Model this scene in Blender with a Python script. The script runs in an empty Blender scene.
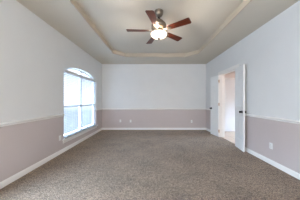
import bpy, bmesh, math, random
from mathutils import Vector, Matrix
random.seed(4)
SC = bpy.context.scene
COL = SC.collection
PI = math.pi

# ------------------------------------------------------------------ camera
cam_d = bpy.data.cameras.new('camera')
cam = bpy.data.objects.new('camera', cam_d)
COL.objects.link(cam)
cam.location = (0, 0, 1.2)
cam.rotation_euler = (PI / 2, 0, 0)
cam_d.sensor_width = 36
cam_d.lens = 136 / 300 * 36
cam_d.shift_x = -1.8 / 300
cam_d.shift_y = 1.0 / 300
cam_d.clip_start = 0.02
SC.camera = cam

# ------------------------------------------------------------------ world (bright hazy daylight)
W = bpy.data.worlds.new('daylight')
SC.world = W
W.use_nodes = True
nt = W.node_tree
nt.nodes.clear()
wo = nt.nodes.new('ShaderNodeOutputWorld')
bg = nt.nodes.new('ShaderNodeBackground')
tc = nt.nodes.new('ShaderNodeTexCoord')
sp = nt.nodes.new('ShaderNodeSeparateXYZ')
mr = nt.nodes.new('ShaderNodeMapRange')
mr.inputs['From Min'].default_value = -0.3
mr.inputs['From Max'].default_value = 0.8
cr = nt.nodes.new('ShaderNodeValToRGB')
stops = [(0.21, (0.016, 0.0192, 0.0235)), (0.262, (0.046, 0.050, 0.055)), (0.48, (0.052, 0.056, 0.061)), (0.62, (0.55, 0.74, 1.0)), (1.0, (0.60, 0.78, 1.0))]
for i, (p_, c_) in enumerate(stops):
    e_ = cr.color_ramp.elements[i] if i < 2 else cr.color_ramp.elements.new(p_)
    e_.position = p_
    e_.color = c_ + (1,)
nt.links.new(tc.outputs['Generated'], sp.inputs[0])
nt.links.new(sp.outputs['Z'], mr.inputs['Value'])
nt.links.new(mr.outputs[0], cr.inputs[0])
nt.links.new(cr.outputs[0], bg.inputs['Color'])
bg.inputs['Strength'].default_value = 19
nt.links.new(bg.outputs[0], wo.inputs['Surface'])

def area(name, loc, rot, sx, sy, power, color, portal=False):
    d = bpy.data.lights.new(name, 'AREA')
    d.shape = 'RECTANGLE'
    d.size, d.size_y = sx, sy
    d.energy = power
    d.color = color
    o = bpy.data.objects.new(name, d)
    o.location = loc
    o.rotation_euler = rot
    COL.objects.link(o)
    if portal:
        d.cycles.is_portal = True
    return o
# daylight arriving at the big window, and added fill from behind the camera
area('window_portal', (-2.30, 4.15, 1.2), (0, -PI / 2, 0), 1.85, 1.95, 1, (1, 1, 1), True)
area('rear_fill_light', (0.1, -2.3, 1.5), (PI / 2 + 0.12, 0, 0), 3.4, 2.0, 72, (1.0, 0.96, 0.92))  # added fill light, shines in through the front opening
area('side_fill_light', (-2.45, 0.65, 1.25), (0, -PI / 2, 0), 1.7, 1.6, 42, (0.50, 0.72, 1.0))  # added side fill, shines in through the unseen window

area('bathroom_daylight', (4.95, 4.2, 1.5), (0, PI / 2, 0), 1.1, 1.0, 3, (0.8, 0.9, 1.0))

vs = SC.view_settings
vs.view_transform = 'Standard'
vs.look = 'None'
vs.gamma = 1
vs.use_curve_mapping = False
vs.exposure = 1.06

# ------------------------------------------------------------------ materials
def s2l(c):
    return tuple(((v / 255) / 12.92 if v / 255 <= 0.04045 else ((v / 255 + 0.055) / 1.055) ** 2.4) for v in c) + (1,)

def base_mat(name, rgb, rough=0.6, metal=0.0, spec=0.5):
    m = bpy.data.materials.new(name)
    m.use_nodes = True
    b = m.node_tree.nodes['Principled BSDF']
    b.inputs['Base Color'].default_value = s2l(rgb)
    b.inputs['Roughness'].default_value = rough
    b.inputs['Metallic'].default_value = metal
    b.inputs['Specular IOR Level'].default_value = spec
    return m, b

def paint(name, rgb, rough=0.55, var=0.03, bump=0.05, scale=60, spec=0.3):
    """painted surface: faint roller mottling and orange-peel bump"""
    m, b = base_mat(name, rgb, rough, 0, spec)
    n = m.node_tree
    t = n.nodes.new('ShaderNodeTexCoord')
    no = n.nodes.new('ShaderNodeTexNoise')
    no.inputs['Scale'].default_value = 3.0
    no.inputs['Detail'].default_value = 4
    n.links.new(t.outputs['Object'], no.inputs['Vector'])
    mx = n.nodes.new('ShaderNodeMix')
    mx.data_type = 'RGBA'
    c = s2l(rgb)
    mx.inputs[6].default_value = tuple(v * (1 - var) for v in c[:3]) + (1,)
    mx.inputs[7].default_value = tuple(min(1, v * (1 + var)) for v in c[:3]) + (1,)
    n.links.new(no.outputs['Fac'], mx.inputs[0])
    n.links.new(mx.outputs[2], b.inputs['Base Color'])
    if bump:
        n2 = n.nodes.new('ShaderNodeTexNoise')
        n2.inputs['Scale'].default_value = scale
        n.links.new(t.outputs['Object'], n2.inputs['Vector'])
        bp = n.nodes.new('ShaderNodeBump')
        bp.inputs['Strength'].default_value = bump
        bp.inputs['Distance'].default_value = 0.004
        n.links.new(n2.outputs['Fac'], bp.inputs['Height'])
        n.links.new(bp.outputs[0], b.inputs['Normal'])
    return m

M_UP = paint('upper_wall_paint', (230, 231, 231))
M_LOW = paint('lower_wall_paint', (206, 195, 193))
M_CEIL = paint('ceiling_paint', (212, 205, 191), scale=35, bump=0.12)
M_FASC = paint('tray_fascia_paint', (199, 187, 169))
M_TRIM = paint('trim_paint', (246, 244, 241), 0.35, 0.01, 0)
M_DOOR = paint('door_paint', (243, 244, 244), 0.38, 0.01, 0)
M_BATH = paint('bathroom_paint', (232, 222, 216))
M_VINYL = paint('window_vinyl', (232, 234, 236), 0.35, 0.01, 0)
M_PLATE = paint('outlet_plastic', (238, 238, 236), 0.3, 0.01, 0)
M_SLOT = paint('outlet_slot', (40, 38, 36), 0.6, 0.01, 0)
M_CORD = paint('blind_cord', (225, 225, 222), 0.8, 0.02, 0)
M_DARK = base_mat('oil_rubbed_bronze', (26, 23, 22), 0.35, 0.8)[0]
M_PEWTER = base_mat('antique_pewter', (96, 80, 66), 0.5, 0.7)[0]
M_BRASS = base_mat('hinge_metal', (205, 180, 160), 0.4, 0.9)[0]
M_STRAP = paint('threshold_metal', (150, 135, 115), 0.4, 0.03, 0)

def nickel():
    m, b = base_mat('brushed_nickel', (140, 129, 116), 0.28, 1.0)
    n = m.node_tree
    t = n.nodes.new('ShaderNodeTexCoord')
    mp = n.nodes.new('ShaderNodeMapping')
    mp.inputs['Scale'].default_value = (4, 4, 220)
    no = n.nodes.new('ShaderNodeTexNoise')
    no.inputs['Scale'].default_value = 6
    n.links.new(t.outputs['Object'], mp.inputs[0])
    n.links.new(mp.outputs[0], no.inputs['Vector'])
    r = n.nodes.new('ShaderNodeMapRange')
    r.inputs['To Min'].default_value = 0.26
    r.inputs['To Max'].default_value = 0.44
    n.links.new(no.outputs['Fac'], r.inputs[0])
    n.links.new(r.outputs[0], b.inputs['Roughness'])
    return m
M_NICK = nickel()

def wood():
    m, b = base_mat('cherry_wood', (110, 50, 30), 0.35, 0, 0.5)
    n = m.node_tree
    t = n.nodes.new('ShaderNodeTexCoord')
    mp = n.nodes.new('ShaderNodeMapping')
    mp.inputs['Scale'].default_value = (1.2, 14, 8)
    no = n.nodes.new('ShaderNodeTexNoise')
    no.inputs['Scale'].default_value = 6
    no.inputs['Detail'].default_value = 6
    n.links.new(t.outputs['Object'], mp.inputs[0])
    n.links.new(mp.outputs[0], no.inputs['Vector'])
    c = n.nodes.new('ShaderNodeValToRGB')
    c.color_ramp.elements[0].position = 0.3
    c.color_ramp.elements[0].color = s2l((52, 17, 6))
    c.color_ramp.elements[1].position = 0.7
    c.color_ramp.elements[1].color = s2l((118, 48, 17))
    n.links.new(no.outputs['Fac'], c.inputs[0])
    n.links.new(c.outputs[0], b.inputs['Base Color'])
    return m
M_WOOD = wood()

def carpet():
    m, b = base_mat('carpet_pile', (130, 120, 112), 0.95, 0, 0.1)
    n = m.node_tree
    t = n.nodes.new('ShaderNodeTexCoord')
    def noise(scale, detail=2, rough=0.6):
        o = n.nodes.new('ShaderNodeTexNoise')
        o.inputs['Scale'].default_value = scale
        o.inputs['Detail'].default_value = detail
        o.inputs['Roughness'].default_value = rough
        n.links.new(t.outputs['Object'], o.inputs['Vector'])
        return o
    fine = noise(66, 3, 0.75)
    mid = noise(20, 3, 0.7)
    big = noise(2.2, 3, 0.6)
    def math_(op, a, b_):
        q = n.nodes.new('ShaderNodeMath')
        q.operation = op
        for i, v in enumerate((a, b_)):
            if isinstance(v, (int, float)):
                q.inputs[i].default_value = v
            else:
                n.links.new(v, q.inputs[i])
        return q.outputs[0]
    s = math_('ADD', math_('MULTIPLY', fine.outputs['Fac'], 0.70), math_('MULTIPLY', mid.outputs['Fac'], 0.24))
    s = math_('ADD', s, math_('MULTIPLY', big.outputs['Fac'], 0.15))
    c = n.nodes.new('ShaderNodeValToRGB')
    c.color_ramp.elements[0].position = 0.43
    c.color_ramp.elements[0].color = s2l((20, 14, 8))
    c.color_ramp.elements[1].position = 0.67
    c.color_ramp.elements[1].color = s2l((170, 145, 122))
    n.links.new(s, c.inputs[0])
    n.links.new(c.outputs[0], b.inputs['Base Color'])
    bp = n.nodes.new('ShaderNodeBump')
    bp.inputs['Strength'].default_value = 0.8
    bp.inputs['Distance'].default_value = 0.012
    n.links.new(fine.outputs['Fac'], bp.inputs['Height'])
    n.links.new(bp.outputs[0], b.inputs['Normal'])
    b.inputs['Sheen Weight'].default_value = 0.42
    b.inputs['Sheen Roughness'].default_value = 0.4
    b.inputs['Sheen Tint'].default_value = (1.0, 0.86, 0.75, 1)
    return m
M_CARPET = carpet()

def tile():
    m, b = base_mat('bathroom_tile', (214, 190, 165), 0.3)
    n = m.node_tree
    t = n.nodes.new('ShaderNodeTexCoord')
    br = n.nodes.new('ShaderNodeTexBrick')
    br.offset = 0
    br.inputs['Color1'].default_value = s2l((222, 200, 176))
    br.inputs['Color2'].default_value = s2l((212, 188, 164))
    br.inputs['Mortar'].default_value = s2l((176, 156, 138))
    br.inputs['Scale'].default_value = 1.0
    br.inputs['Mortar Size'].default_value = 0.006
    br.inputs['Brick Width'].default_value = 0.33
    br.inputs['Row Height'].default_value = 0.33
    n.links.new(t.outputs['Object'], br.inputs['Vector'])
    n.links.new(br.outputs['Color'], b.inputs['Base Color'])
    return m
M_TILE = tile()

def glass(name, tint=(0.97, 0.99, 1.0)):
    m = bpy.data.materials.new(name)
    m.use_nodes = True
    n = m.node_tree
    n.nodes.clear()
    o = n.nodes.new('ShaderNodeOutputMaterial')
    tr = n.nodes.new('ShaderNodeBsdfTransparent')
    tr.inputs['Color'].default_value = tint + (1,)
    gl = n.nodes.new('ShaderNodeBsdfGlossy')
    gl.inputs['Roughness'].default_value = 0.02
    fr = n.nodes.new('ShaderNodeLayerWeight')
    pw = n.nodes.new('ShaderNodeMath')
    pw.operation = 'POWER'
    pw.inputs[1].default_value = 5
    ad = n.nodes.new('ShaderNodeMath')
    ad.operation = 'MULTIPLY_ADD'
    ad.inputs[1].default_value = 0.9
    ad.inputs[2].default_value = 0.03
    mx = n.nodes.new('ShaderNodeMixShader')
    n.links.new(fr.outputs['Facing'], pw.inputs[0])
    n.links.new(pw.outputs[0], ad.inputs[0])
    n.links.new(ad.outputs[0], mx.inputs[0])
    n.links.new(tr.outputs[0], mx.inputs[1])
    n.links.new(gl.outputs[0], mx.inputs[2])
    n.links.new(mx.outputs[0], o.inputs[0])
    return m
M_GLASS = glass('window_glass')

def translucent(name, rgb, fac, rough=0.5):
    m = bpy.data.materials.new(name)
    m.use_nodes = True
    n = m.node_tree
    n.nodes.clear()
    o = n.nodes.new('ShaderNodeOutputMaterial')
    d = n.nodes.new('ShaderNodeBsdfDiffuse')
    d.inputs['Color'].default_value = s2l(rgb)
    t = n.nodes.new('ShaderNodeBsdfTranslucent')
    t.inputs['Color'].default_value = s2l(rgb)
    mx = n.nodes.new('ShaderNodeMixShader')
    mx.inputs[0].default_value = fac
    n.links.new(d.outputs[0], mx.inputs[1])
    n.links.new(t.outputs[0], mx.inputs[2])
    n.links.new(mx.outputs[0], o.inputs[0])
    return m
M_SLAT = translucent('blind_slat', (186, 189, 194), 0.10)
M_FROST = translucent('frosted_glass', (245, 248, 250), 0.75)

def lampglass():
    m, b = base_mat('lit_frosted_bowl', (250, 240, 225), 0.4)
    b.inputs['Emission Color'].default_value = (1.0, 0.86, 0.68, 1)
    b.inputs['Emission Strength'].default_value = 0.8
    return m
M_LAMP = lampglass()

# ------------------------------------------------------------------ mesh helpers
def link(name, bm, mats, parent=None, smooth=False, recalc=True):
    if recalc:
        bmesh.ops.recalc_face_normals(bm, faces=bm.faces)
    me = bpy.data.meshes.new(name)
    bm.to_mesh(me)
    bm.free()
    for m in (mats if isinstance(mats, (list, tuple)) else [mats]):
        me.materials.append(m)
    if smooth:
        for p in me.polygons:
            p.use_smooth = True
    o = bpy.data.objects.new(name, me)
    COL.objects.link(o)
    if parent:
        o.parent = parent
    return o

def auto_smooth(o, ang=35):
    me = o.data
    for p in me.polygons:
        p.use_smooth = True
    bm = bmesh.new()
    bm.from_mesh(me)
    for e in bm.edges:
        if len(e.link_faces) == 2 and e.calc_face_angle(0) > math.radians(ang):
            e.smooth = False
    bm.to_mesh(me)
    bm.free()
    return o

def add_box(bm, lo, hi, bev=0.0, seg=2):
    r = bmesh.ops.create_cube(bm, size=1)
    vs_ = r['verts']
    c = [(a + b) / 2 for a, b in zip(lo, hi)]
    s = [abs(b - a) for a, b in zip(lo, hi)]
    for v in vs_:
        v.co = Vector((v.co.x * s[0] + c[0], v.co.y * s[1] + c[1], v.co.z * s[2] + c[2]))
    if bev:
        es = {e for v in vs_ for e in v.link_edges}
        bmesh.ops.bevel(bm, geom=list(es), offset=bev, segments=seg, affect='EDGES', profile=0.5)

def box(lo, hi, bev=0.0):
    bm = bmesh.new()
    add_box(bm, lo, hi, bev)
    return bm

def add_lathe(bm, prof, seg=32, M=None):
    """profile of (r, z) revolved round z; closed where r = 0"""
    rings = []
    for r, z in prof:
        if r < 1e-6:
            rings.append([bm.verts.new((0, 0, z))])
        else:
            rings.append([bm.verts.new((r * math.cos(2 * PI * i / seg), r * math.sin(2 * PI * i / seg), z)) for i in range(seg)])
    for a, b in zip(rings, rings[1:]):
        for i in range(seg):
            j = (i + 1) % seg
            if len(a) == 1 and len(b) == 1:
                continue
            if len(a) == 1:
                bm.faces.new((a[0], b[i], b[j]))
            elif len(b) == 1:
                bm.faces.new((a[i], a[j], b[0]))
            else:
                bm.faces.new((a[i], a[j], b[j], b[i]))
    if M is not None:
        for ring in rings:
            for v in ring:
                v.co = M @ v.co

def add_sweep(bm, prof, p0, p1, nrm):
    """profile of (out, up) points swept from p0 to p1; nrm = horizontal direction 'out' """
    p0, p1, nrm = Vector(p0), Vector(p1), Vector(nrm)
    up = Vector((0, 0, 1))
    a = [bm.verts.new(p0 + nrm * o + up * u) for o, u in prof]
    b = [bm.verts.new(p1 + nrm * o + up * u) for o, u in prof]
    n = len(prof)
    for i in range(n):
        j = (i + 1) % n
        bm.faces.new((a[i], a[j], b[j], b[i]))
    bm.faces.new(a)
    bm.faces.new(list(reversed(b)))

def add_prism(bm, pts, d):
    """closed polygon of 3d points extruded by the vector d"""
    d = Vector(d)
    a = [bm.verts.new(Vector(p)) for p in pts]
    b = [bm.verts.new(Vector(p) + d) for p in pts]
    n = len(pts)
    for i in range(n):
        j = (i + 1) % n
        bm.faces.new((a[i], a[j], b[j], b[i]))
    bm.faces.new(a)
    bm.faces.new(list(reversed(b)))

def empty(name, loc, rz=0.0, parent=None):
    o = bpy.data.objects.new(name, None)
    o.empty_display_size = 0.1
    o.location = loc
    o.rotation_euler = (0, 0, rz)
    COL.objects.link(o)
    if parent:
        o.parent = parent
    return o

def structure(o, label, cat):
    o['kind'] = 'structure'
    o['label'] = label
    o['category'] = cat
    return o

def tag(o, label, cat, group=None):
    o['label'] = label
    o['category'] = cat
    if group:
        o['group'] = group
    return o

# ------------------------------------------------------------------ room dimensions (metres)
XL, XR = -2.075, 2.26          # left / right wall faces
YB, YF = 5.667, -0.66          # back wall face, front wall face
H = 2.74                       # soffit height
HT = 2.855                     # tray ceiling height
ZR = 0.87                      # paint line under the chair rail
T = 0.15                       # wall thickness
WY0, WY1, WZ0, WZA, RISE = 3.205, 5.085, 0.305, 1.975, 0.15
DY0, DY1, DZ = 3.59, 4.535, 2.09   # double-door opening in the right wall

def wall(name, to3d, out, cols, rows, hole, thick, label):
    """grid wall: cols = along-wall stations, rows(c) = heights at a station; hole(i, j) = cell left open"""
    bm = bmesh.new()
    g = [[bm.verts.new(to3d(c, z)) for z in rows(c)] for c in cols]
    for i in range(len(cols) - 1):
        for j in range(len(g[0]) - 1):
            if hole(i, j):
                continue
            f = bm.faces.new((g[i][j], g[i + 1][j], g[i + 1][j + 1], g[i][j + 1]))
    used = {v for f in bm.faces for v in f.verts}
    for v in list(bm.verts):
        if v not in used:
            bm.verts.remove(v)
    ex = bmesh.ops.extrude_face_region(bm, geom=list(bm.faces), use_keep_orig=True)
    for v in [e for e in ex['geom'] if isinstance(e, bmesh.types.BMVert)]:
        v.co += Vector(out) * thick
    for f in bm.faces:
        f.material_index = 1 if f.calc_center_median().z < ZR else 0
    return structure(link(name, bm, [M_UP, M_LOW]), label, 'wall')

def archz(y):
    hc = (WY1 - WY0) / 2
    R = (hc * hc + RISE * RISE) / (2 * RISE)
    d = y - (WY0 + WY1) / 2
    if abs(d) >= hc:
        return WZA
    return WZA + math.sqrt(R * R - d * d) - (R - RISE)

NARC = 24
arc_y = [WY0 + (WY1 - WY0) * i / NARC for i in range(NARC + 1)]
SY0, SY1 = -0.1, 1.4           # unseen window added beside the camera for fill light
lcols = [YF, SY0, SY1] + arc_y + [YB]
wall('wall_left', lambda c, z: Vector((XL, c, z)), (-1, 0, 0), lcols,
     lambda c: [0, WZ0 - 0.03, ZR, archz(c), H + 0.2],
     lambda i, j: (3 <= i < 3 + NARC or i == 1) and j in (1, 2), T,
     'left wall with the arched window, pale above and mauve below the chair rail')
wall('wall_back', lambda c, z: Vector((c, YB, z)), (0, 1, 0), [XL - T, XR + T],
     lambda c: [0, ZR, H + 0.2], lambda i, j: False, T,
     'far wall facing the viewer, pale above and mauve below the chair rail')
wall('wall_right', lambda c, z: Vector((XR, c, z)), (1, 0, 0), [YF, DY0, DY1, YB],
     lambda c: [0, ZR, DZ, H + 0.2], lambda i, j: i == 1 and j in (0, 1), T,
     'right wall with the double doorway, pale above and mauve below the chair rail')
wall('wall_front', lambda c, z: Vector((c, YF, z)), (0, -1, 0), [XL - T, -1.5, 1.7, XR + T],  # unseen opening added to let the rear fill light in
     lambda c: [0, ZR, 2.45, H + 0.2], lambda i, j: i == 1 and j in (0, 1), T,
     'wall behind the camera with a wide opening')

# unseen hallway added to hold the rear fill and block the sky
bm = bmesh.new()
add_box(bm, (-2.0, -2.4, 0), (-1.9, YF - T, H))
add_box(bm, (2.1, -2.4, 0), (2.2, YF - T, H))
add_box(bm, (-2.0, -2.5, 0), (2.2, -2.4, H))
structure(link('wall_added_hall', bm, M_UP), 'unseen hallway walls added behind the camera', 'wall')
structure(link('ceiling_added_hall', box((-2.0, -2.5, H), (2.2, YF - T, H + .08)), M_CEIL), 'unseen hallway ceiling added behind the camera', 'ceiling')
structure(link('floor_added_hall', box((-2.0, -2.5, -.08), (2.2, YF - T, 0)), M_CARPET), 'unseen hallway carpet added behind the camera', 'floor')

# floor: carpet slab with its own slightly uneven surface
bm = bmesh.new()
add_box(bm, (XL - T, YF - T, -0.08), (XR + 0.06, YB + T, 0.0))
structure(link('floor', bm, M_CARPET), 'mottled grey brown carpet covering the whole bedroom floor', 'floor')

# ceiling: lower border with an octagonal opening, fascia band and raised tray
TX0, TX1, TY0, TY1, CH = -1.268, 1.53, 0.27, 4.74, 0.35
octa = [(TX0 + CH, TY0), (TX1 - CH, TY0), (TX1, TY0 + CH), (TX1, TY1 - CH), (TX1 - CH, TY1), (TX0 + CH, TY1), (TX0, TY1 - CH), (TX0, TY0 + CH)]
bm = bmesh.new()
ox0, ox1, oy0, oy1 = XL, XR, YF, YB
outer = [(octa[0][0], oy0), (octa[1][0], oy0), (ox1, octa[2][1]), (ox1, octa[3][1]), (octa[4][0], oy1), (octa[5][0], oy1), (ox0, octa[6][1]), (ox0, octa[7][1])]
corner = {1: (ox1, oy0), 3: (ox1, oy1), 5: (ox0, oy1), 7: (ox0, oy0)}
iv = [bm.verts.new((x, y, H)) for x, y in octa]
ov = [bm.verts.new((x, y, H)) for x, y in outer]
for i in range(8):
    j = (i + 1) % 8
    if i in corner:
        cv = bm.verts.new(corner[i] + (H,))
        bm.faces.new((iv[i], ov[i], cv, ov[j], iv[j]))
    else:
        bm.faces.new((iv[i], ov[i], ov[j], iv[j]))
ex = bmesh.ops.extrude_face_region(bm, geom=list(bm.faces), use_keep_orig=True)
for v in [e for e in ex['geom'] if isinstance(e, bmesh.types.BMVert)]:
    v.co.z += 0.10
structure(link('ceiling', bm, M_CEIL), 'lower grey ceiling border running round the raised tray', 'ceiling')

bm = bmesh.new()
add_prism(bm, [(x, y, HT) for x, y in [(TX0 - .2, TY0 - .2), (TX1 + .2, TY0 - .2), (TX1 + .2, TY1 + .2), (TX0 - .2, TY1 + .2)]], (0, 0, 0.08))
structure(link('ceiling_tray', bm, M_CEIL), 'raised tray ceiling panel above the fan', 'ceiling')

# fascia band lining the tray step (thin board with a small lip)
bm = bmesh.new()
ncx, ncy = (TX0 + TX1) / 2, (TY0 + TY1) / 2
def off_poly(d):
    out = []
    n = len(octa)
    for i in range(n):
        p, a, b = Vector(octa[i]), Vector(octa[i - 1]), Vector(octa[(i + 1) % n])
        e0, e1 = (p - a).normalized(), (b - p).normalized()
        n0, n1 = Vector((-e0.y, e0.x)), Vector((-e1.y, e1.x))
        k = (n0 + n1).normalized()
        out.append(p + k * (d / k.dot(n0)))
    return out
prof = [(0.0, H - 0.004), (0.018, H - 0.004), (0.018, H + 0.03), (0.012, H + 0.036), (0.012, HT), (0.0, HT)]
rings = [[bm.verts.new((q.x, q.y, z)) for q in off_poly(d)] for d, z in prof]
for k in range(len(rings)):
    a, b = rings[k], rings[(k + 1) % len(rings)]
    for i in range(8):
        j = (i + 1) % 8
        bm.faces.new((a[i], a[j], b[j], b[i]))
structure(link('trim_1', bm, M_FASC), 'cream band lining the step of the tray ceiling', 'trim')

# ------------------------------------------------------------------ baseboards and chair rails
BB = [(0, 0), (0.015, 0), (0.015, 0.062), (0.011, 0.072), (0.009, 0.082), (0.004, 0.088), (0, 0.088)]
CR = [(0, 0.845), (0.010, 0.845), (0.013, 0.853), (0.013, 0.862), (0.032, 0.872), (0.036, 0.882), (0.030, 0.891), (0.012, 0.897), (0, 0.899)]
CAS = 0.075                     # door casing width
runs = {
    'left': [((XL, YF, 0), (XL, YB, 0))],
    'back': [((XL, YB, 0), (XR, YB, 0))],
    'right': [((XR, YF, 0), (XR, DY0 - CAS, 0)), ((XR, DY1 + CAS, 0), (XR, YB, 0))],
}
nrm = {'left': (1, 0, 0), 'back': (0, -1, 0), 'right': (-1, 0, 0)}
for side, segs in runs.items():
    bm = bmesh.new()
    for a, b in segs:
        add_sweep(bm, BB, a, b, nrm[side])
    structure(link('baseboard_' + side, bm, M_TRIM), 'white baseboard along the %s wall' % side, 'baseboard')
rr = dict(runs)
rr['left'] = [((XL, YF, 0), (XL, SY0 - 0.06, 0)), ((XL, SY1 + 0.06, 0), (XL, WY0 - 0.004, 0)), ((XL, WY1 + 0.004, 0), (XL, YB, 0))]
for k, (side, segs) in enumerate(rr.items()):
    bm = bmesh.new()
    for a, b in segs:
        add_sweep(bm, CR, a, b, nrm[side])
    structure(link('trim_%d' % (k + 2), bm, M_TRIM), 'white chair rail along the %s wall' % side, 'trim')

# ------------------------------------------------------------------ arched window
win = structure(empty('window_1', (XL, (WY0 + WY1) / 2, WZ0)), 'wide arched white window in the left wall', 'window')
cx0 = Vector(win.location)
def wpart(name, bm, mat, parent=win):
    for v in bm.verts:
        v.co -= cx0
    return link(name, bm, mat, parent)
FX0, FX1 = XL - 0.135, XL - 0.085      # frame depth range
FW = 0.045
bm = bmesh.new()                        # outer frame following the arch
path_o = [(WY0, WZ0)] + [(y, archz(y)) for y in arc_y] + [(WY1, WZ0)]
def inner_pt(y, z):
    yy = min(max(y, WY0 + FW), WY1 - FW)
    if z <= WZ0 + 1e-6:
        return yy, WZ0 + FW
    return yy, archz(yy) - FW
path_i = [inner_pt(y, z) for y, z in path_o]
n = len(path_o)
vo = [[bm.verts.new((x, y, z)) for y, z in path_o] for x in (FX0, FX1)]
vi = [[bm.verts.new((x, y, z)) for y, z in path_i] for x in (FX0, FX1)]
for i in range(n):
    j = (i + 1) % n
    bm.faces.new((vo[0][i], vo[0][j], vi[0][j], vi[0][i]))
    bm.faces.new((vo[1][i], vo[1][j], vi[1][j], vi[1][i]))
    bm.faces.new((vo[0][i], vo[0][j], vo[1][j], vo[1][i]))
    bm.faces.new((vi[0][i], vi[0][j], vi[1][j], vi[1][i]))
frame = wpart('window_frame', bm, M_VINYL)
ym = (WY0 + WY1) / 2
wpart('mullion', box((FX0, ym - 0.04, WZ0 + FW), (FX1 + 0.004, ym + 0.04, archz(ym) - FW + 0.004), 0.003), M_VINYL)
wpart('transom', box((FX0, WY0 + FW - .002, 1.915), (FX1 + 0.002, WY1 - FW + .002, 1.97), 0.003), M_VINYL)
for s in (0, 1):
    a, b = (WY0 + FW - .002, ym - 0.038) if s == 0 else (ym + 0.038, WY1 - FW + .002)
    wpart('meeting_rail', box((FX0 + 0.006, a, 1.045), (FX1 - 0.004, b, 1.095), 0.003), M_VINYL)
    # panes: lower sash, upper sash, arched light
    for z0, z1 in ((WZ0 + FW, 1.045), (1.095, 1.915)):
        wpart('pane', box((XL - 0.114, a, z0), (XL - 0.110, b, z1)), M_GLASS)
    bm = bmesh.new()
    ys = [a + (b - a) * i / 12 for i in range(13)]
    pts = [(XL - 0.114, a, 1.968), (XL - 0.114, b, 1.968)] + [(XL - 0.114, y, max(archz(y) - FW + 0.003, 1.9685)) for y in reversed(ys)]
    add_prism(bm, pts, (0.004, 0, 0))
    wpart('pane', bm, M_GLASS)
# stool and apron
bm = bmesh.new()
add_prism(bm, [(XL - 0.085, 0, WZ0 - 0.03), (XL + 0.045, 0, WZ0 - 0.03), (XL + 0.052, 0, WZ0 - 0.022), (XL + 0.052, 0, WZ0 - 0.008), (XL + 0.045, 0, WZ0), (XL - 0.085, 0, WZ0)], (0, 1, 0))
for v in bm.verts:
    v.co.y = WY0 + 0.001 if v.co.y < .5 else WY1 - 0.001
add_box(bm, (XL + 0.0005, WY0 - 0.06, WZ0 - 0.03), (XL + 0.05, WY1 + 0.06, WZ0), 0.006)
wpart('window_sill', bm, M_TRIM)
bm = bmesh.new()
add_sweep(bm, [(0, -0.07), (0.010, -0.07), (0.016, -0.058), (0.016, 0), (0, 0)], (XL, WY0 - 0.03, WZ0 - 0.03), (XL, WY1 + 0.03, WZ0 - 0.03), (1, 0, 0))
wpart('apron', bm, M_TRIM)

# unseen window added beside the camera, lets the side fill in
w3 = structure(empty('fill_window', (XL, (SY0 + SY1) / 2, WZ0)), 'unseen plain window added in the left wall for fill light', 'window')
def w3part(name, bm, mat):
    for v in bm.verts:
        v.co -= Vector(w3.location)
    return link(name, bm, mat, w3)
bm = bmesh.new()
for y0, y1, z0, z1 in ((SY0, SY0 + FW, WZ0 - .03, WZA), (SY1 - FW, SY1, WZ0 - .03, WZA), (SY0 + FW, SY1 - FW, WZ0 - .03, WZ0 + FW - .03), (SY0 + FW, SY1 - FW, WZA - FW, WZA), (SY0 + FW, SY1 - FW, 1.045, 1.095)):
    add_box(bm, (FX0, y0, z0), (FX1, y1, z1))
w3part('window_frame', bm, M_VINYL)
w3part('pane', box((XL - 0.114, SY0 + FW, WZ0 - .03 + FW), (XL - 0.110, SY1 - FW, WZA - FW)), M_GLASS)

# ------------------------------------------------------------------ horizontal blinds, one per half
def make_blind(y0, y1, label):
    xc = XL - 0.048
    r = empty('window_blind', (xc, (y0 + y1) / 2, WZ0))
    def bp(name, bm, mat):
        for v in bm.verts:
            v.co -= Vector(r.location)
        return link(name, bm, mat, r)
    bp('headrail', box((xc - 0.026, y0, 1.912), (xc + 0.024, y1, 1.958), 0.002), M_VINYL)
    v = bmesh.new()
    add_sweep(v, [(0, 0), (0.010, 0.0), (0.014, 0.008), (0.010, 0.016), (0.010, 0.056), (0.016, 0.064), (0.016, 0.072), (0, 0.072)], (xc + 0.026, y0 - .001, 1.897), (xc + 0.026, y1 + .001, 1.897), (1, 0, 0))
    bp('valance', v, M_VINYL)
    s = bmesh.new()
    z = WZ0 + 0.055
    tilt = math.radians(-15)
    while z < 1.895:
        # cambered slat, room edge high
        prof = []
        for k in range(5):
            u = -0.0245 + 0.049 * k / 4
            c = 0.003 * (1 - (u / 0.0245) ** 2)
            prof.append((u, c + 0.0013))
        for k in range(4, -1, -1):
            u = -0.0245 + 0.049 * k / 4
            c = 0.003 * (1 - (u / 0.0245) ** 2)
            prof.append((u, c - 0.0013))
        rot = [(u * math.cos(tilt) + w * math.sin(tilt), -u * math.sin(tilt) + w * math.cos(tilt)) for u, w in prof]
        add_sweep(s, rot, (xc, y0 + 0.004, z), (xc, y1 - 0.004, z), (1, 0, 0))
        z += 0.0425
    bp('slats', s, M_SLAT)
    bp('bottom_rail', box((xc - 0.025, y0 + 0.003, WZ0 + 0.002), (xc + 0.025, y1 - 0.003, WZ0 + 0.020), 0.004), M_SLAT)
    for f in (0.14, 0.5, 0.86):
        yy = y0 + (y1 - y0) * f
        c = bmesh.new()
        for dx in (-0.0255, 0.0245):
            add_box(c, (xc + dx, yy - 0.0015, WZ0 + 0.02), (xc + dx + 0.001, yy + 0.0015, 1.915))
        bp('ladder_cord', c, M_CORD)
    w = bmesh.new()
    add_lathe(w, [(0, 0), (0.005, 0.002), (0.005, 0.05), (0.0035, 0.06), (0.0035, 0.78), (0.002, 0.80), (0, 0.80)], 10, Matrix.Translation((xc + 0.0475, y0 + 0.09, 1.11)))
    bp('tilt_wand', w, M_VINYL)
    tag(r, label, 'blind', 'white slatted blinds in the arched window')
    return r
make_blind(WY0 + 0.006, ym - 0.005, 'white slatted blind in the near half of the arched window')
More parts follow.
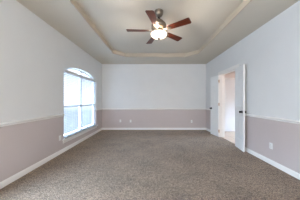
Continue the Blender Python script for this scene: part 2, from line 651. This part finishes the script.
make_blind(ym + 0.005, WY1 - 0.006, 'white slatted blind in the half of the arched window nearer the far wall')

# ------------------------------------------------------------------ double doors folded back on the right wall
# jamb lining and casing
bm = bmesh.new()
JT = 0.018
add_box(bm, (XR - 0.001, DY0, 0), (XR + T + 0.001, DY0 + JT, DZ))
add_box(bm, (XR - 0.001, DY1 - JT, 0), (XR + T + 0.001, DY1, DZ))
add_box(bm, (XR - 0.001, DY0 + JT, DZ - JT), (XR + T + 0.001, DY1 - JT, DZ))
for y0, y1, z0, z1 in ((DY0 + JT, DY0 + JT + .012, 0, DZ - JT), (DY1 - JT - .012, DY1 - JT, 0, DZ - JT), (DY0 + JT + .012, DY1 - JT - .012, DZ - JT - .012, DZ - JT)):
    add_box(bm, (XR + 0.045, y0, z0), (XR + 0.085, y1, z1))
structure(link('trim_5', bm, M_TRIM), 'white jamb lining the double doorway', 'trim')
for k, (x0, x1) in enumerate(((XR - 0.014, XR), (XR + T, XR + T + 0.014))):
    bm = bmesh.new()
    e = 0.006
    for y0, y1, z0, z1 in ((DY0 - CAS, DY0 + e, 0, DZ + CAS), (DY1 - e, DY1 + CAS, 0, DZ + CAS), (DY0 + e, DY1 - e, DZ - e, DZ + CAS)):
        add_box(bm, (x0, y0, z0), (x1, y1, z1), 0.003)
    structure(link('trim_%d' % (6 + k), bm, M_TRIM), ('white casing round the double doorway, bedroom side', 'white casing round the double doorway, bathroom side')[k], 'trim')

LW, LT, LH = 0.44, 0.034, 2.055
def leaf_bm(sgn):
    """leaf from the hinge at the origin along y*sgn; thickness towards -x"""
    bm = bmesh.new()
    us = [0.0, 0.095, LW - 0.095, LW]
    zs = [0.012, 0.25, 0.86, 1.03, 1.60, 1.70, 1.93, LH]
    g = [[bm.verts.new((0, sgn * u, z)) for z in zs] for u in us]
    panels = []
    for i in range(3):
        for j in range(len(zs) - 1):
            f = bm.faces.new((g[i][j], g[i + 1][j], g[i + 1][j + 1], g[i][j + 1]))
            if i == 1 and j in (1, 3, 5):
                panels.append(f)
    ex = bmesh.ops.extrude_face_region(bm, geom=list(bm.faces), use_keep_orig=True)
    for v in [e for e in ex['geom'] if isinstance(e, bmesh.types.BMVert)]:
        v.co.x -= LT
    bmesh.ops.recalc_face_normals(bm, faces=bm.faces)
    pan = [f for f in bm.faces if abs(f.normal.x) > .9 and abs(abs(f.calc_center_median().y) - LW / 2) < .01 and
           any(abs(f.calc_center_median().z - c) < .02 for c in ((.25 + .86) / 2, (1.03 + 1.6) / 2, (1.7 + 1.93) / 2))]
    bmesh.ops.inset_individual(bm, faces=pan, thickness=0.004, depth=0)
    bmesh.ops.inset_individual(bm, faces=pan, thickness=0.014, depth=-0.009)
    bmesh.ops.inset_individual(bm, faces=pan, thickness=0.022, depth=0)
    bmesh.ops.inset_individual(bm, faces=pan, thickness=0.014, depth=0.006)
    return bm

def make_leaf(n, sgn, y, ang, label):
    r = structure(empty('door_%d' % n, (XR - 0.018, y, 0), ang), label, 'door')
    link('leaf', leaf_bm(sgn), M_DOOR, r)
    for side in (0, 1):
        M = Matrix.Translation((0 if side == 0 else -LT, sgn * (LW - 0.06), 0.94)) @ Matrix.Rotation((PI / 2) if side == 0 else (-PI / 2), 4, 'Y')
        bm = bmesh.new()
        L = 0.052 if side == 0 else 0.062
        add_lathe(bm, [(0, 0), (0.033, 0), (0.033, 0.005), (0.028, 0.009), (0.012, 0.011), (0.011, 0.024), (0.018, 0.029), (0.026, 0.036), (0.028, 0.043), (0.025, L - 0.005), (0.016, L), (0, L + 0.001)], 24, M)
        k = link('door_knob', bm, M_DARK, r)
        auto_smooth(k, 40)
        k['label'] = 'black round door knob'
    for z in (0.2, 0.62, 1.09, 1.86):
        if z == 0.62:
            continue
        bm = bmesh.new()
        add_lathe(bm, [(0, -0.05), (0.007, -0.05), (0.008, -0.044), (0.008, 0.044), (0.007, 0.05), (0, 0.05)], 12, Matrix.Translation((-0.004, -sgn * 0.009, z)))
        add_box(bm, (-0.003, -sgn * 0.008, z - 0.045), (-0.0005, sgn * 0.0, z + 0.045))
        add_box(bm, (-LT + 0.004, -sgn * 0.0026, z - 0.044), (-0.002, -sgn * 0.0002, z + 0.044))
        link('hinge', bm, M_BRASS, r)
    return r
A = math.radians(9.5)
make_leaf(1, -1, DY0 + 0.012, -A, 'narrow white panelled door leaf folded back on the right wall, nearer leaf')
make_leaf(2, 1, DY1 - 0.012, A, 'narrow white panelled door leaf folded back on the right wall, farther leaf by the corner')

# ------------------------------------------------------------------ bathroom beyond the doorway
BX0, BX1, BY0, BY1, BH = XR + T, 4.7, 2.6, 5.35, 2.62
structure(link('floor_bathroom', box((XR + 0.06, BY0, -0.08), (BX1, BY1, -0.003)), M_TILE), 'cream square tiles on the floor beyond the doorway', 'floor')
structure(link('ceiling_bathroom', box((BX0, BY0, BH), (BX1, BY1, BH + .08)), M_BATH), 'ceiling of the room beyond the doorway', 'ceiling')
PY0, PY1, PZ0, PZ1 = 3.7, 4.7, 0.9, 2.0
wall('wall_bathroom_right', lambda c, z: Vector((BX1, c, z)), (1, 0, 0), [BY0, PY0, PY1, BY1],
     lambda c: [0, PZ0, PZ1, BH], lambda i, j: i == 1 and j == 1, .1, 'right wall of the room beyond the doorway').data.materials[1] = M_BATH
bpy.data.objects['wall_bathroom_right'].data.materials[0] = M_BATH
w2 = structure(empty('window_2', (BX1, PY0, PZ0)), 'window in the right wall of the room beyond the doorway', 'window')
bm = bmesh.new()
for y0, y1, z0, z1 in ((0, .04, 0, PZ1 - PZ0), (PY1 - PY0 - .04, PY1 - PY0, 0, PZ1 - PZ0), (.04, PY1 - PY0 - .04, 0, .04), (.04, PY1 - PY0 - .04, PZ1 - PZ0 - .04, PZ1 - PZ0)):
    add_box(bm, (0.03, y0, z0), (0.07, y1, z1))
link('window_frame', bm, M_VINYL, w2)
link('pane', box((0.048, .04, .04), (0.052, PY1 - PY0 - .04, PZ1 - PZ0 - .04)), M_GLASS, w2)
structure(link('wall_bathroom_front', box((BX0, BY0 - .1, 0), (BX1, BY0, BH)), M_BATH), 'near wall of the room beyond the doorway', 'wall')
structure(link('wall_bathroom_back', box((BX0, BY1, 0), (BX1, BY1 + .12, BH)), M_BATH), 'far wall of the room beyond the doorway', 'wall')
# white door in that wall, with casing
DX0, DX1, DH = 2.87, 3.63, 2.035
d3 = structure(empty('door_3', (DX0, BY1, 0)), 'plain white door in the far wall of the room beyond the doorway', 'door')
bm = bmesh.new()
add_box(bm, (0.004, -0.012, 0.012), (DX1 - DX0 - 0.004, -0.001, DH - 0.004), 0.002)
link('leaf', bm, M_DOOR, d3)
bm = bmesh.new()
add_lathe(bm, [(0, 0), (0.03, 0), (0.03, 0.006), (0.012, 0.010), (0.012, 0.03), (0.026, 0.04), (0.026, 0.052), (0, 0.06)], 20, Matrix.Translation((DX1 - DX0 - 0.07, -0.012, 0.94)) @ Matrix.Rotation(PI / 2, 4, 'X'))
link('door_knob', bm, M_DARK, d3, True)
bm = bmesh.new()
for x0, x1, z0, z1 in ((DX0 - .065, DX0, 0, DH + .08), (DX1, DX1 + .065, 0, DH + .08), (DX0, DX1, DH, DH + .08)):
    add_box(bm, (x0, BY1 - 0.016, z0), (x1, BY1, z1), 0.003)
structure(link('trim_8', bm, M_TRIM), 'white casing round the plain door beyond the doorway', 'trim')
bm = bmesh.new()
add_sweep(bm, BB, (BX0, BY1, 0), (DX0 - .065, BY1, 0), (0, -1, 0))
add_sweep(bm, BB, (DX1 + .065, BY1, 0), (BX1, BY1, 0), (0, -1, 0))
structure(link('baseboard_bathroom', bm, M_TRIM), 'baseboard on the far wall beyond the doorway', 'baseboard')
# ceiling lamp of that room (out of sight from the bedroom camera)
bl = tag(empty('ceiling_light', (3.4, 3.3, BH)), 'round warm ceiling lamp in the room beyond the doorway', 'lamp')
bm = bmesh.new()
add_lathe(bm, [(0, 0), (0.15, 0), (0.155, -0.02), (0.14, -0.03), (0, -0.03)], 32)
link('lamp_base', bm, M_NICK, bl)
bm = bmesh.new()
add_lathe(bm, [(0.135, -0.03), (0.13, -0.06), (0.09, -0.09), (0, -0.10)], 32)
link('lamp_shade', bm, M_LAMP, bl, True)
d = bpy.data.lights.new('bathroom_bulb', 'POINT')
d.energy = 6
d.color = (1.0, 0.70, 0.56)
d.shadow_soft_size = 0.1
o = bpy.data.objects.new('bathroom_bulb', d)
o.location = (3.4, 3.3, BH - 0.22)
COL.objects.link(o)

# ------------------------------------------------------------------ ceiling fan
FANX, FANY = 0.130, 2.505
fan = tag(empty('ceiling_fan', (FANX, FANY, HT)), 'five blade cherry wood and nickel ceiling fan with a lit frosted bowl', 'ceiling fan')
def fpart(name, prof, mat, parent=fan, seg=40):
    bm = bmesh.new()
    add_lathe(bm, prof, seg)
    o = link(name, bm, mat, parent)
    return auto_smooth(o, 38)
zb = 1.2 + 1.29 - HT                      # blade plane below the tray ceiling
fpart('canopy', [(0, 0), (0.078, 0), (0.080, -0.006), (0.075, -0.016), (0.077, -0.024), (0.076, -0.045), (0.068, -0.072), (0.052, -0.094), (0.030, -0.108), (0.022, -0.112), (0, -0.112)], M_NICK)
fpart('downrod', [(0, -0.108), (0.0135, -0.108), (0.0135, -0.17), (0, -0.17)], M_DARK, seg=20)
fpart('coupling', [(0, -0.132), (0.020, -0.132), (0.027, -0.140), (0.027, -0.158), (0.036, -0.166), (0, -0.166)], M_DARK, seg=28)
fpart('motor_housing', [(0, -0.162), (0.048, -0.164), (0.066, -0.176), (0.070, -0.188), (0.092, -0.200), (0.096, -0.214), (0.120, -0.232), (0.135, -0.256), (0.138, -0.284), (0.130, -0.304), (0.138, -0.311), (0.138, -0.324), (0.120, -0.338), (0.106, -0.352), (0.070, -0.356), (0, -0.356)], M_NICK)
fpart('flywheel', [(0, zb + 0.006), (0.108, zb + 0.006), (0.108, zb - 0.006), (0.06, zb - 0.008), (0, zb - 0.008)], M_NICK)
fpart('switch_housing', [(0, zb - 0.006), (0.058, zb - 0.008), (0.062, zb - 0.016), (0.058, zb - 0.026), (0.066, zb - 0.032), (0, zb - 0.034)], M_NICK)
# light kit: fitter ring held by three arms, frosted bowl, finial
zr_ = zb - 0.046
def ring(name, r, t, z, h, mat):
    bm = bmesh.new()
    add_lathe(bm, [(r - t, z), (r, z), (r, z - h), (r - t, z - h), (r - t, z)], 40)
    return auto_smooth(link(name, bm, mat, fan), 38)
ring('bowl_rim', 0.154, 0.006, zr_ + 0.006, 0.016, M_NICK)
for k in range(3):
    a = k * 2 * PI / 3 + 0.5
    bm = bmesh.new()
    add_box(bm, (0.055, -0.006, zr_ - 0.004), (0.155, 0.006, zr_ + 0.006), 0.002)
    bmesh.ops.rotate(bm, verts=bm.verts, cent=(0, 0, 0), matrix=Matrix.Rotation(a, 3, 'Z'))
    link('bowl_arm', bm, M_NICK, fan)
fpart('bulb_shield', [(0, zr_ + 0.016), (0.074, zr_ + 0.014), (0.082, zr_ + 0.007), (0.074, zr_ + 0.010), (0, zr_ + 0.012)], M_NICK)  # pan added to keep direct bulb light off the motor
def bowl():
    zo = zr_
    pr = [(0.146, 0.0), (0.150, -0.010), (0.148, -0.026), (0.136, -0.045), (0.112, -0.064), (0.080, -0.079), (0.044, -0.088), (0.012, -0.091)]
    inn = [(max(r - 0.005, 0.006), z + 0.004) for r, z in reversed(pr)]
    bm = bmesh.new()
    add_lathe(bm, [(r, z + zo) for r, z in pr + inn + [pr[0]]], 48)
    return link('lamp_bowl', bm, M_LAMP, fan, True)
bowl()['label'] = 'glowing frosted glass bowl'
fpart('finial', [(0, zr_ - 0.085), (0.017, zr_ - 0.087), (0.022, zr_ - 0.093), (0.012, zr_ - 0.101), (0.017, zr_ - 0.108), (0.007, zr_ - 0.118), (0, zr_ - 0.121)], M_PEWTER, seg=24)
for s, L in ((1, 0.10), (-1, 0.07)):
    bm = bmesh.new()
    add_lathe(bm, [(0, 0), (0.0012, 0), (0.0012, -L), (0.004, -L - 0.004), (0.005, -L - 0.016), (0, -L - 0.02)], 8, Matrix.Translation((s * 0.052, -0.176 * 0 - 0.03, zb - 0.03)))
    link('pull_chain', bm, M_NICK, fan)

# blade: tapered board with rounded corners, 12 degree pitch, on an ornate iron
def blade_bm():
    bm = bmesh.new()
    r0, r1, w0, w1 = 0.185, 0.590, 0.102, 0.138
    out = []
    def corner(cx, cy, rad, a0, a1, n=6):
        for k in range(n + 1):
            a = a0 + (a1 - a0) * k / n
            out.append((cx + rad * math.cos(a), cy + rad * math.sin(a)))
    c0, c1 = 0.022, 0.024
    corner(r0 + c0, -w0 / 2 + c0, c0, PI, 1.5 * PI)
    corner(r1 - c1, -w1 / 2 + c1, c1, 1.5 * PI, 2 * PI)
    corner(r1 - c1, w1 / 2 - c1, c1, 0, PI / 2)
    corner(r0 + c0, w0 / 2 - c0, c0, PI / 2, PI)
    t = 0.0065
    a = [bm.verts.new((x, y, -t / 2)) for x, y in out]
    b = [bm.verts.new((x, y, t / 2)) for x, y in out]
    bm.faces.new(list(reversed(a)))
    bm.faces.new(b)
    for i in range(len(out)):
        j = (i + 1) % len(out)
        bm.faces.new((a[i], a[j], b[j], b[i]))
    es = [e for e in bm.edges if abs(e.verts[0].co.z - e.verts[1].co.z) < 1e-6]
    bmesh.ops.bevel(bm, geom=es, offset=0.0015, segments=1, affect='EDGES')
    return bm
def iron_bm():
    bm = bmesh.new()
    half = [(0.085, 0.026), (0.115, 0.020), (0.145, 0.014), (0.165, 0.017), (0.185, 0.032), (0.205, 0.042), (0.222, 0.036), (0.232, 0.020), (0.246, 0.012), (0.258, 0.0)]
    pts = [(x, -y) for x, y in half] + [(x, y) for x, y in reversed(half[:-1])]
    add_prism(bm, [(x, y, -0.0085) for x, y in pts], (0, 0, 0.005))
    for x, y in ((0.203, 0.024), (0.203, -0.024), (0.238, 0)):
        add_lathe(bm, [(0, -0.0125), (0.004, -0.0115), (0.0055, -0.0085), (0, -0.008)], 10, Matrix.Translation((x, y, 0)))
    return bm
PITCH = math.radians(-11)
first = None
for k in range(5):
    ang = math.radians(181.6 - 72 * k)
    if first is None:
        bl0 = link('blade', blade_bm(), M_WOOD, fan)
        ir0 = link('blade_iron', iron_bm(), M_NICK, bl0)
        ir0['label'] = 'nickel blade bracket'
        first = bl0
        b = bl0
    else:
        b = first.copy()
        COL.objects.link(b)
        c = ir0.copy()
        COL.objects.link(c)
        c.parent = b
    b.location = (0, 0, zb)
    b.rotation_mode = 'ZYX'
    b.rotation_euler = (PITCH, 0, ang)
    b.rotation_mode = 'XYZ'
d = bpy.data.lights.new('fan_bulb', 'POINT')
d.energy = 42
d.color = (1.0, 0.90, 0.80)
d.shadow_soft_size = 0.05
o = bpy.data.objects.new('fan_bulb', d)
o.location = (FANX, FANY, HT + zb - 0.064)
COL.objects.link(o)

# ------------------------------------------------------------------ wall outlets
def make_outlet():
    r = empty('wall_outlet', (0, 0, 0))
    link('cover_plate', box((-0.035, -0.0055, -0.0575), (0.035, 0, 0.0575), 0.002), M_PLATE, r)
    for z in (-0.0195, 0.0195):
        bm = bmesh.new()
        add_box(bm, (-0.017, -0.0085, z - 0.014), (0.017, -0.005, z + 0.014), 0.0012)
        s = link('socket', bm, M_PLATE, r)
        bm = bmesh.new()
        for x in (-0.0065, 0.0065):
            add_box(bm, (x - 0.0012, -0.0092, z - 0.003), (x + 0.0012, -0.0083, z + 0.006))
        add_box(bm, (-0.002, -0.0092, z - 0.010), (0.002, -0.0083, z - 0.006))
        link('slots', bm, M_SLOT, s)
    return r
def copy_tree(o, parent=None):
    c = o.copy()
    COL.objects.link(c)
    if parent:
        c.parent = parent
    for ch in list(o.children):
        copy_tree(ch, c)
    return c
out0 = make_outlet()
spots = [
    (((151.8 - 130.6) / 136 * -YB, YB, 0.365), 0, 'white outlet on the far wall, right one of the close pair left of centre'),
    (((151.8 - 120.4) / 136 * -YB, YB, 0.370), 0, 'white outlet on the far wall, left one of the close pair near the window corner'),
    (((191.6 - 151.8) / 136 * YB, YB, 0.350), 0, 'white outlet alone on the far wall near the right corner'),
    ((XL, 3.075, 0.365), PI / 2, 'white outlet on the left wall just before the arched window'),
    ((XR, 2.574, 0.35), -PI / 2, 'white outlet on the right wall nearer than the doors'),
]
for k, (p, rz, lab) in enumerate(spots):
    q = out0 if k == 0 else copy_tree(out0)
    q.location = p
    q.rotation_euler = (0, 0, rz)
    tag(q, lab, 'outlet', 'white wall outlets below the chair rail')
